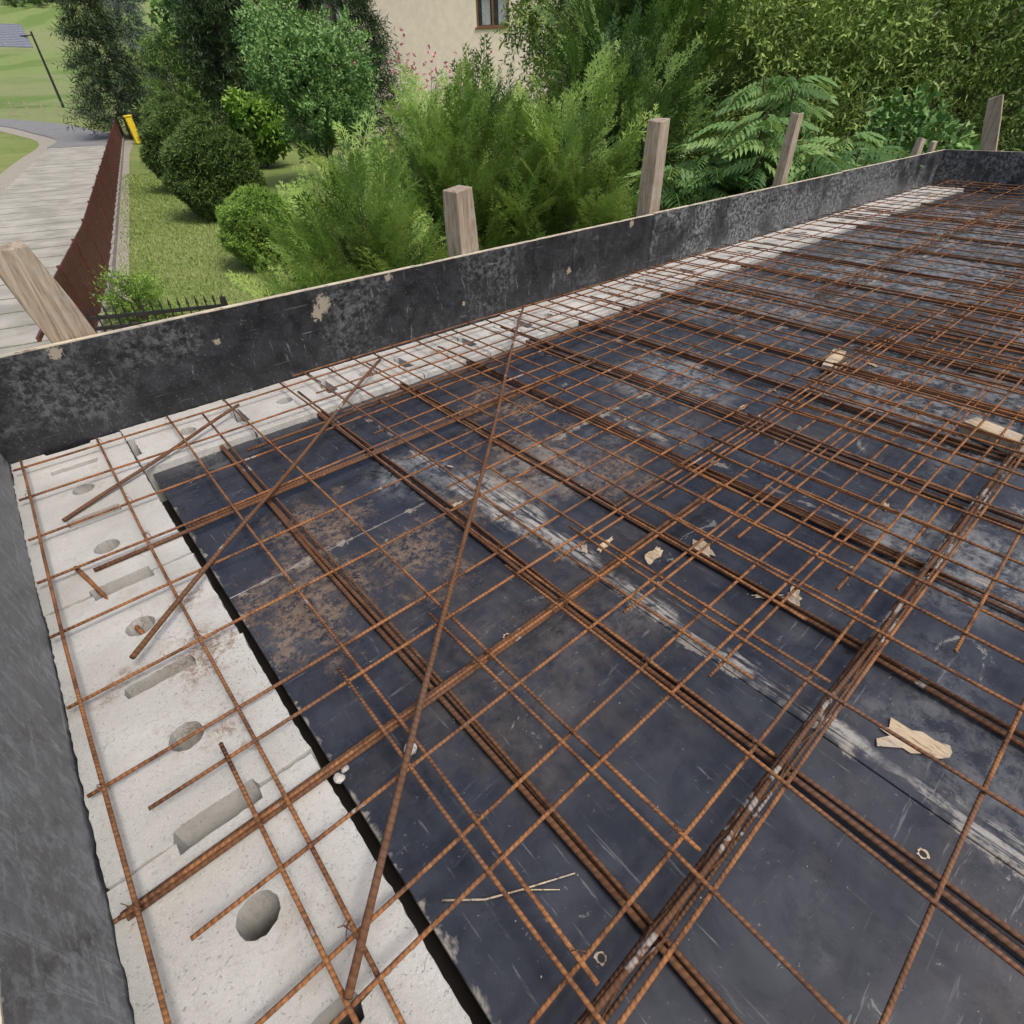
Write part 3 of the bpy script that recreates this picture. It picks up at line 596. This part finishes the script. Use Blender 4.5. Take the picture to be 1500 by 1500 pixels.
steelmesh(-.188,2.6,-1.5,.655,ar(-.068,.2,2.6),ar(-1.36,.198,.64),Z1+.018,rr_)
steelmesh(.62,3.6,.15,2.03,ar(.66,.2,3.6),ar(.20,.2,2.03),Z1+.014,.0031)
steelmesh(.95,3.9,-1.9,.60,ar(1.0,.2,3.9),ar(-1.85,.2,.60),Z1+.05,rr_)
steelmesh(2.7,5.6,.25,1.98,ar(2.75,.2,5.6),ar(.3,.2,1.98),Z1+.03,rr_)
steelmesh(2.4,5.4,-1.8,.5,ar(2.45,.2,5.4),ar(-1.75,.2,.5),Z1+.065,rr_)
steelmesh(4.9,7.7,-.2,1.95,ar(4.95,.2,7.7),ar(-.15,.2,1.95),Z1+.045,rr_)
steelmesh(5.0,7.7,-2.6,.3,ar(5.05,.2,7.7),ar(-2.5,.2,.3),Z1+.07,rr_)
e=empty('heavy_rebar')
lst=[]
for x in (.262,.592,.922,1.252,1.60,1.93,2.26,2.59,2.92,3.4,3.9,4.5,5.1,5.8,6.5):
    for dx,dz,r in ((-.0095,.0,.0052),(.0085,.001,.005),(.0,.011,.0034)): lst.append((-3.2,1.97+random.uniform(-.04,.04),x+dx+random.uniform(-.002,.002),ZD+.010+dz,r))
bars('floor_beam_bars',lst,M_rustd,e,True,.003)
lst=[(-.255,1.18,.526,.010,.0052),(-.25,1.2,.515,.010,.0046),(-.16,1.6,1.33,.008,.0052),(.05,1.5,1.342,.008,.0046),(.9,3.2,.66,.012,.005),(.3,2.4,1.62,.012,.0048)]
bars('edge_bars',lst,M_rustd,e)
def one(p0,p1,r,mat,name,sag=.004):
    p0=Vector(p0);p1=Vector(p1); L=(p1-p0).length; g=Geo(); n=14; g.tube([(L*i/n,sag*min(1,L)*math.sin(i*.7),-.5*sag*math.sin(math.pi*i/n)) for i in range(n+1)],r,8)
    o=g.make(name,mat,True,parent=e); o.location=p0; o.rotation_euler=(p1-p0).to_track_quat('X','Z').to_euler()
one((-.065,.235,Z1+.036),(1.79,1.985,Z1+.03),.0056,M_rustd,'diagonal_bar'); one((-.145,.954,Z1+.012),(.935,1.895,Z1+.02),.0054,M_rustd,'diagonal_bar'); one((-.185,1.60,.008),(.38,1.905,Z1+.012),.0052,M_rustd,'diagonal_bar')
one((-.19,1.36,.012),(-.118,1.055,-.03),.0048,M_rust,'starter_bar',.002)
sp=empty('lattice_spacer')
def spacer(x0,x1,y,z0,h,w=.022):
    g=Geo(); 
    g.tube([(x0+(x1-x0)*i/30,y+.002*math.sin(i),z0+h) for i in range(31)],.0042,6); 
    for s in (-1,1): g.tube([(x0,y+s*w,z0),(x1,y+s*w,z0)],.0028,6)
    n=int((x1-x0)/.07); 
    for s in (-1,1): g.tube([(x0+(x1-x0)*i/n,y+s*w*(1 if i%2==0 else .06),z0+(0 if i%2==0 else h)) for i in range(n+1)],.0018,5)
    g.make('spacer',M_spacer,True,parent=sp)
spacer(-.02,2.5,.045,ZD+.022,.028,.009); spacer(1.2,4.2,-.55,ZD+.03,.04,.012); spacer(3.0,6.5,1.1,ZD+.03,.04,.012); spacer(3.6,7.2,.2,ZD+.03,.05,.012)
g=Geo()
for k in range(110):
    x=-.235+.2*random.randint(0,14); y=.095+.2075*random.randint(0,9); s=random.choice((-1,1)); c=Vector((x,y,Z1+.006)); r=.0085
    g.tube([c+Vector((r*math.cos(t)*.8,s*r*math.cos(t)*.8,r*1.2*math.sin(t))) for t in np.linspace(-.5,4.2,9)],.0007,4)
    q=c+Vector((0,0,.01)); g.tube([q,q+Vector((random.uniform(-.008,.008),random.uniform(-.008,.008),.004)),q+Vector((random.uniform(-.01,.01),random.uniform(-.01,.01),.006))],.0006,4)
g.make('tie_wires',M_rustd)

# ------------------------------------------------------------------ debris
g=Geo()
def shard(x,y,sz,asp=.5,an=0,z=None,n=17,th=.0012):
    z=ZD+.003 if z is None else z; pts=[]
    for i in range(n):
        t=2*math.pi*i/n; r=sz*random.uniform(.5,1.0)*(1.25 if i%5==0 else 1); px,py=math.cos(t)*r,math.sin(t)*r*asp; pts.append((x+px*math.cos(an)-py*math.sin(an),y+px*math.sin(an)+py*math.cos(an),z+random.uniform(0,.003)))
    b=len(g.V); g.V+=pts; g.V+=[(p[0],p[1],p[2]-th) for p in pts]; g.F.append(tuple(range(b,b+n)))
    for i in range(n): g.F.append((b+i,b+n+i,b+n+(i+1)%n,b+(i+1)%n))
for a in ((.80,-.08,.07,.5,-.9),(.857,.494,.045,.35,.2),(.96,.43,.04,.6,1.2),(.965,.207,.035,.5,.5),(.93,.25,.04,.3,-.7),(.80,.60,.035,.3,.2),(.75,.62,.02,.5,1),(.62,.98,.03,.25,0),(2.30,.66,.06,.35,.3),(2.4,.60,.04,.4,1),(1.7,.75,.03,.35,0),(1.45,.2,.025,.5,.4),(1.1,-.3,.03,.5,.4)): shard(*a)
for k in range(12): shard(random.uniform(.7,2.4),random.uniform(-.3,1.2),random.uniform(.006,.014),.5,random.uniform(0,3))
g.make('torn_veneer_flakes',M_veneer)
g=Geo(); g.box((2.28,.70,.0),(.20,.05,.022),Matrix.Rotation(.2,3,'Z'),.002); g.box((2.03,.11,.0),(.16,.07,.04),Matrix.Rotation(1.3,3,'Z'),.002); bevel(g.make('wood_offcuts',M_veneer),.002)
def crumbs(name,n,fn,mat,smin,smax):
    V=[];F=[]
    for i in range(n):
        x,y,z=fn(); s=random.uniform(smin,smax)**1; b=len(V)
        for v in ((1,1,1),(1,-1,-1),(-1,1,-1),(-1,-1,1)): V.append((x+v[0]*s*random.uniform(.4,1),y+v[1]*s*random.uniform(.4,1),z+s*.5+v[2]*s*.6*random.uniform(.4,1)))
        F+=[(b,b+1,b+2),(b,b+3,b+1),(b,b+2,b+3),(b+1,b+3,b+2)]
    add(name,pymesh(name,V,F,mat))
def spot():
    c=random.choice(((.16,.93,.10),(.16,.93,.10),(.40,.92,.08),(.95,.98,.16),(1.05,.85,.1),(.30,1.15,.1),(.6,1.3,.2),(1.4,.4,.4)))
    return (random.gauss(c[0],c[2]),random.gauss(c[1],c[2]*.6),ZD)
def spot2(): 
    return (min(.02,max(-.26,random.gauss(-.04,.05))),random.gauss(.86,.09),0.0)
def anyd(): return (random.uniform(.06,3.5),random.uniform(-.5,1.72),ZD)
M_dirt=plain('dirt',(.15,.09,.055),.95,.4,300); M_chunk=plain('concrete_crumb',(.50,.48,.45),.95,.15,200)
crumbs('dirt_crumbs',3200,lambda:(lambda p:(max(.056,p[0]),min(p[1],1.73),p[2]))(spot()),M_dirt,.0006,.0018); crumbs('dirt_crumbs',700,spot2,M_dirt,.0004,.0013)
crumbs('concrete_crumbs',900,anyd,M_chunk,.0004,.0014)
import bmesh
def rock(x,y,z,s):
    bm=bmesh.new(); bmesh.ops.create_icosphere(bm,subdivisions=2,radius=s)
    for v in bm.verts: v.co*=random.uniform(.75,1.15); v.co.z*=.7
    me=bpy.data.meshes.new('rock'); bm.to_mesh(me); bm.free(); me.materials.append(M_chunk); add('concrete_lump',me,loc=(x,y,z))
rock(.16,.475,ZD+.008,.012); rock(.045,.50,.004,.009); rock(.06,.52,ZD+.006,.007)
g=Geo(); g.tube([(.075,.264,ZD+.004),(.12,.225,ZD+.005),(.165,.20,ZD+.006),(.235,.165,ZD+.004)],.0016,6,.001); g.tube([(.165,.20,ZD+.005),(.205,.165,ZD+.004)],.0012,5,.0006)
g.make('dry_twig',M_veneer,True)
for (x,y) in ((.192,.078),(.626,-.15),(.44,.55)):
    g=Geo(); n=16
    for i in range(n): 
        t=2*math.pi*i/n; r=.008*random.uniform(.7,1.25); g.V.append((x+r*math.cos(t),y+r*math.sin(t),ZD+.0016))
    for i in range(n):
        t=2*math.pi*i/n; g.V.append((x+.005*math.cos(t),y+.005*math.sin(t),ZD+.001))
    for i in range(n): g.F.append((i,(i+1)%n,n+(i+1)%n,n+i))
    g.make('bolt_hole_rim',M_veneer); g2=Geo(); g2.quad(*[(x+.005*math.cos(2*math.pi*i/n),y+.005*math.sin(2*math.pi*i/n),ZD+.001) for i in range(n)]); g2.make('bolt_hole_black_disc',M_blackm)  # flat black disc painted in place of the shade inside the hole
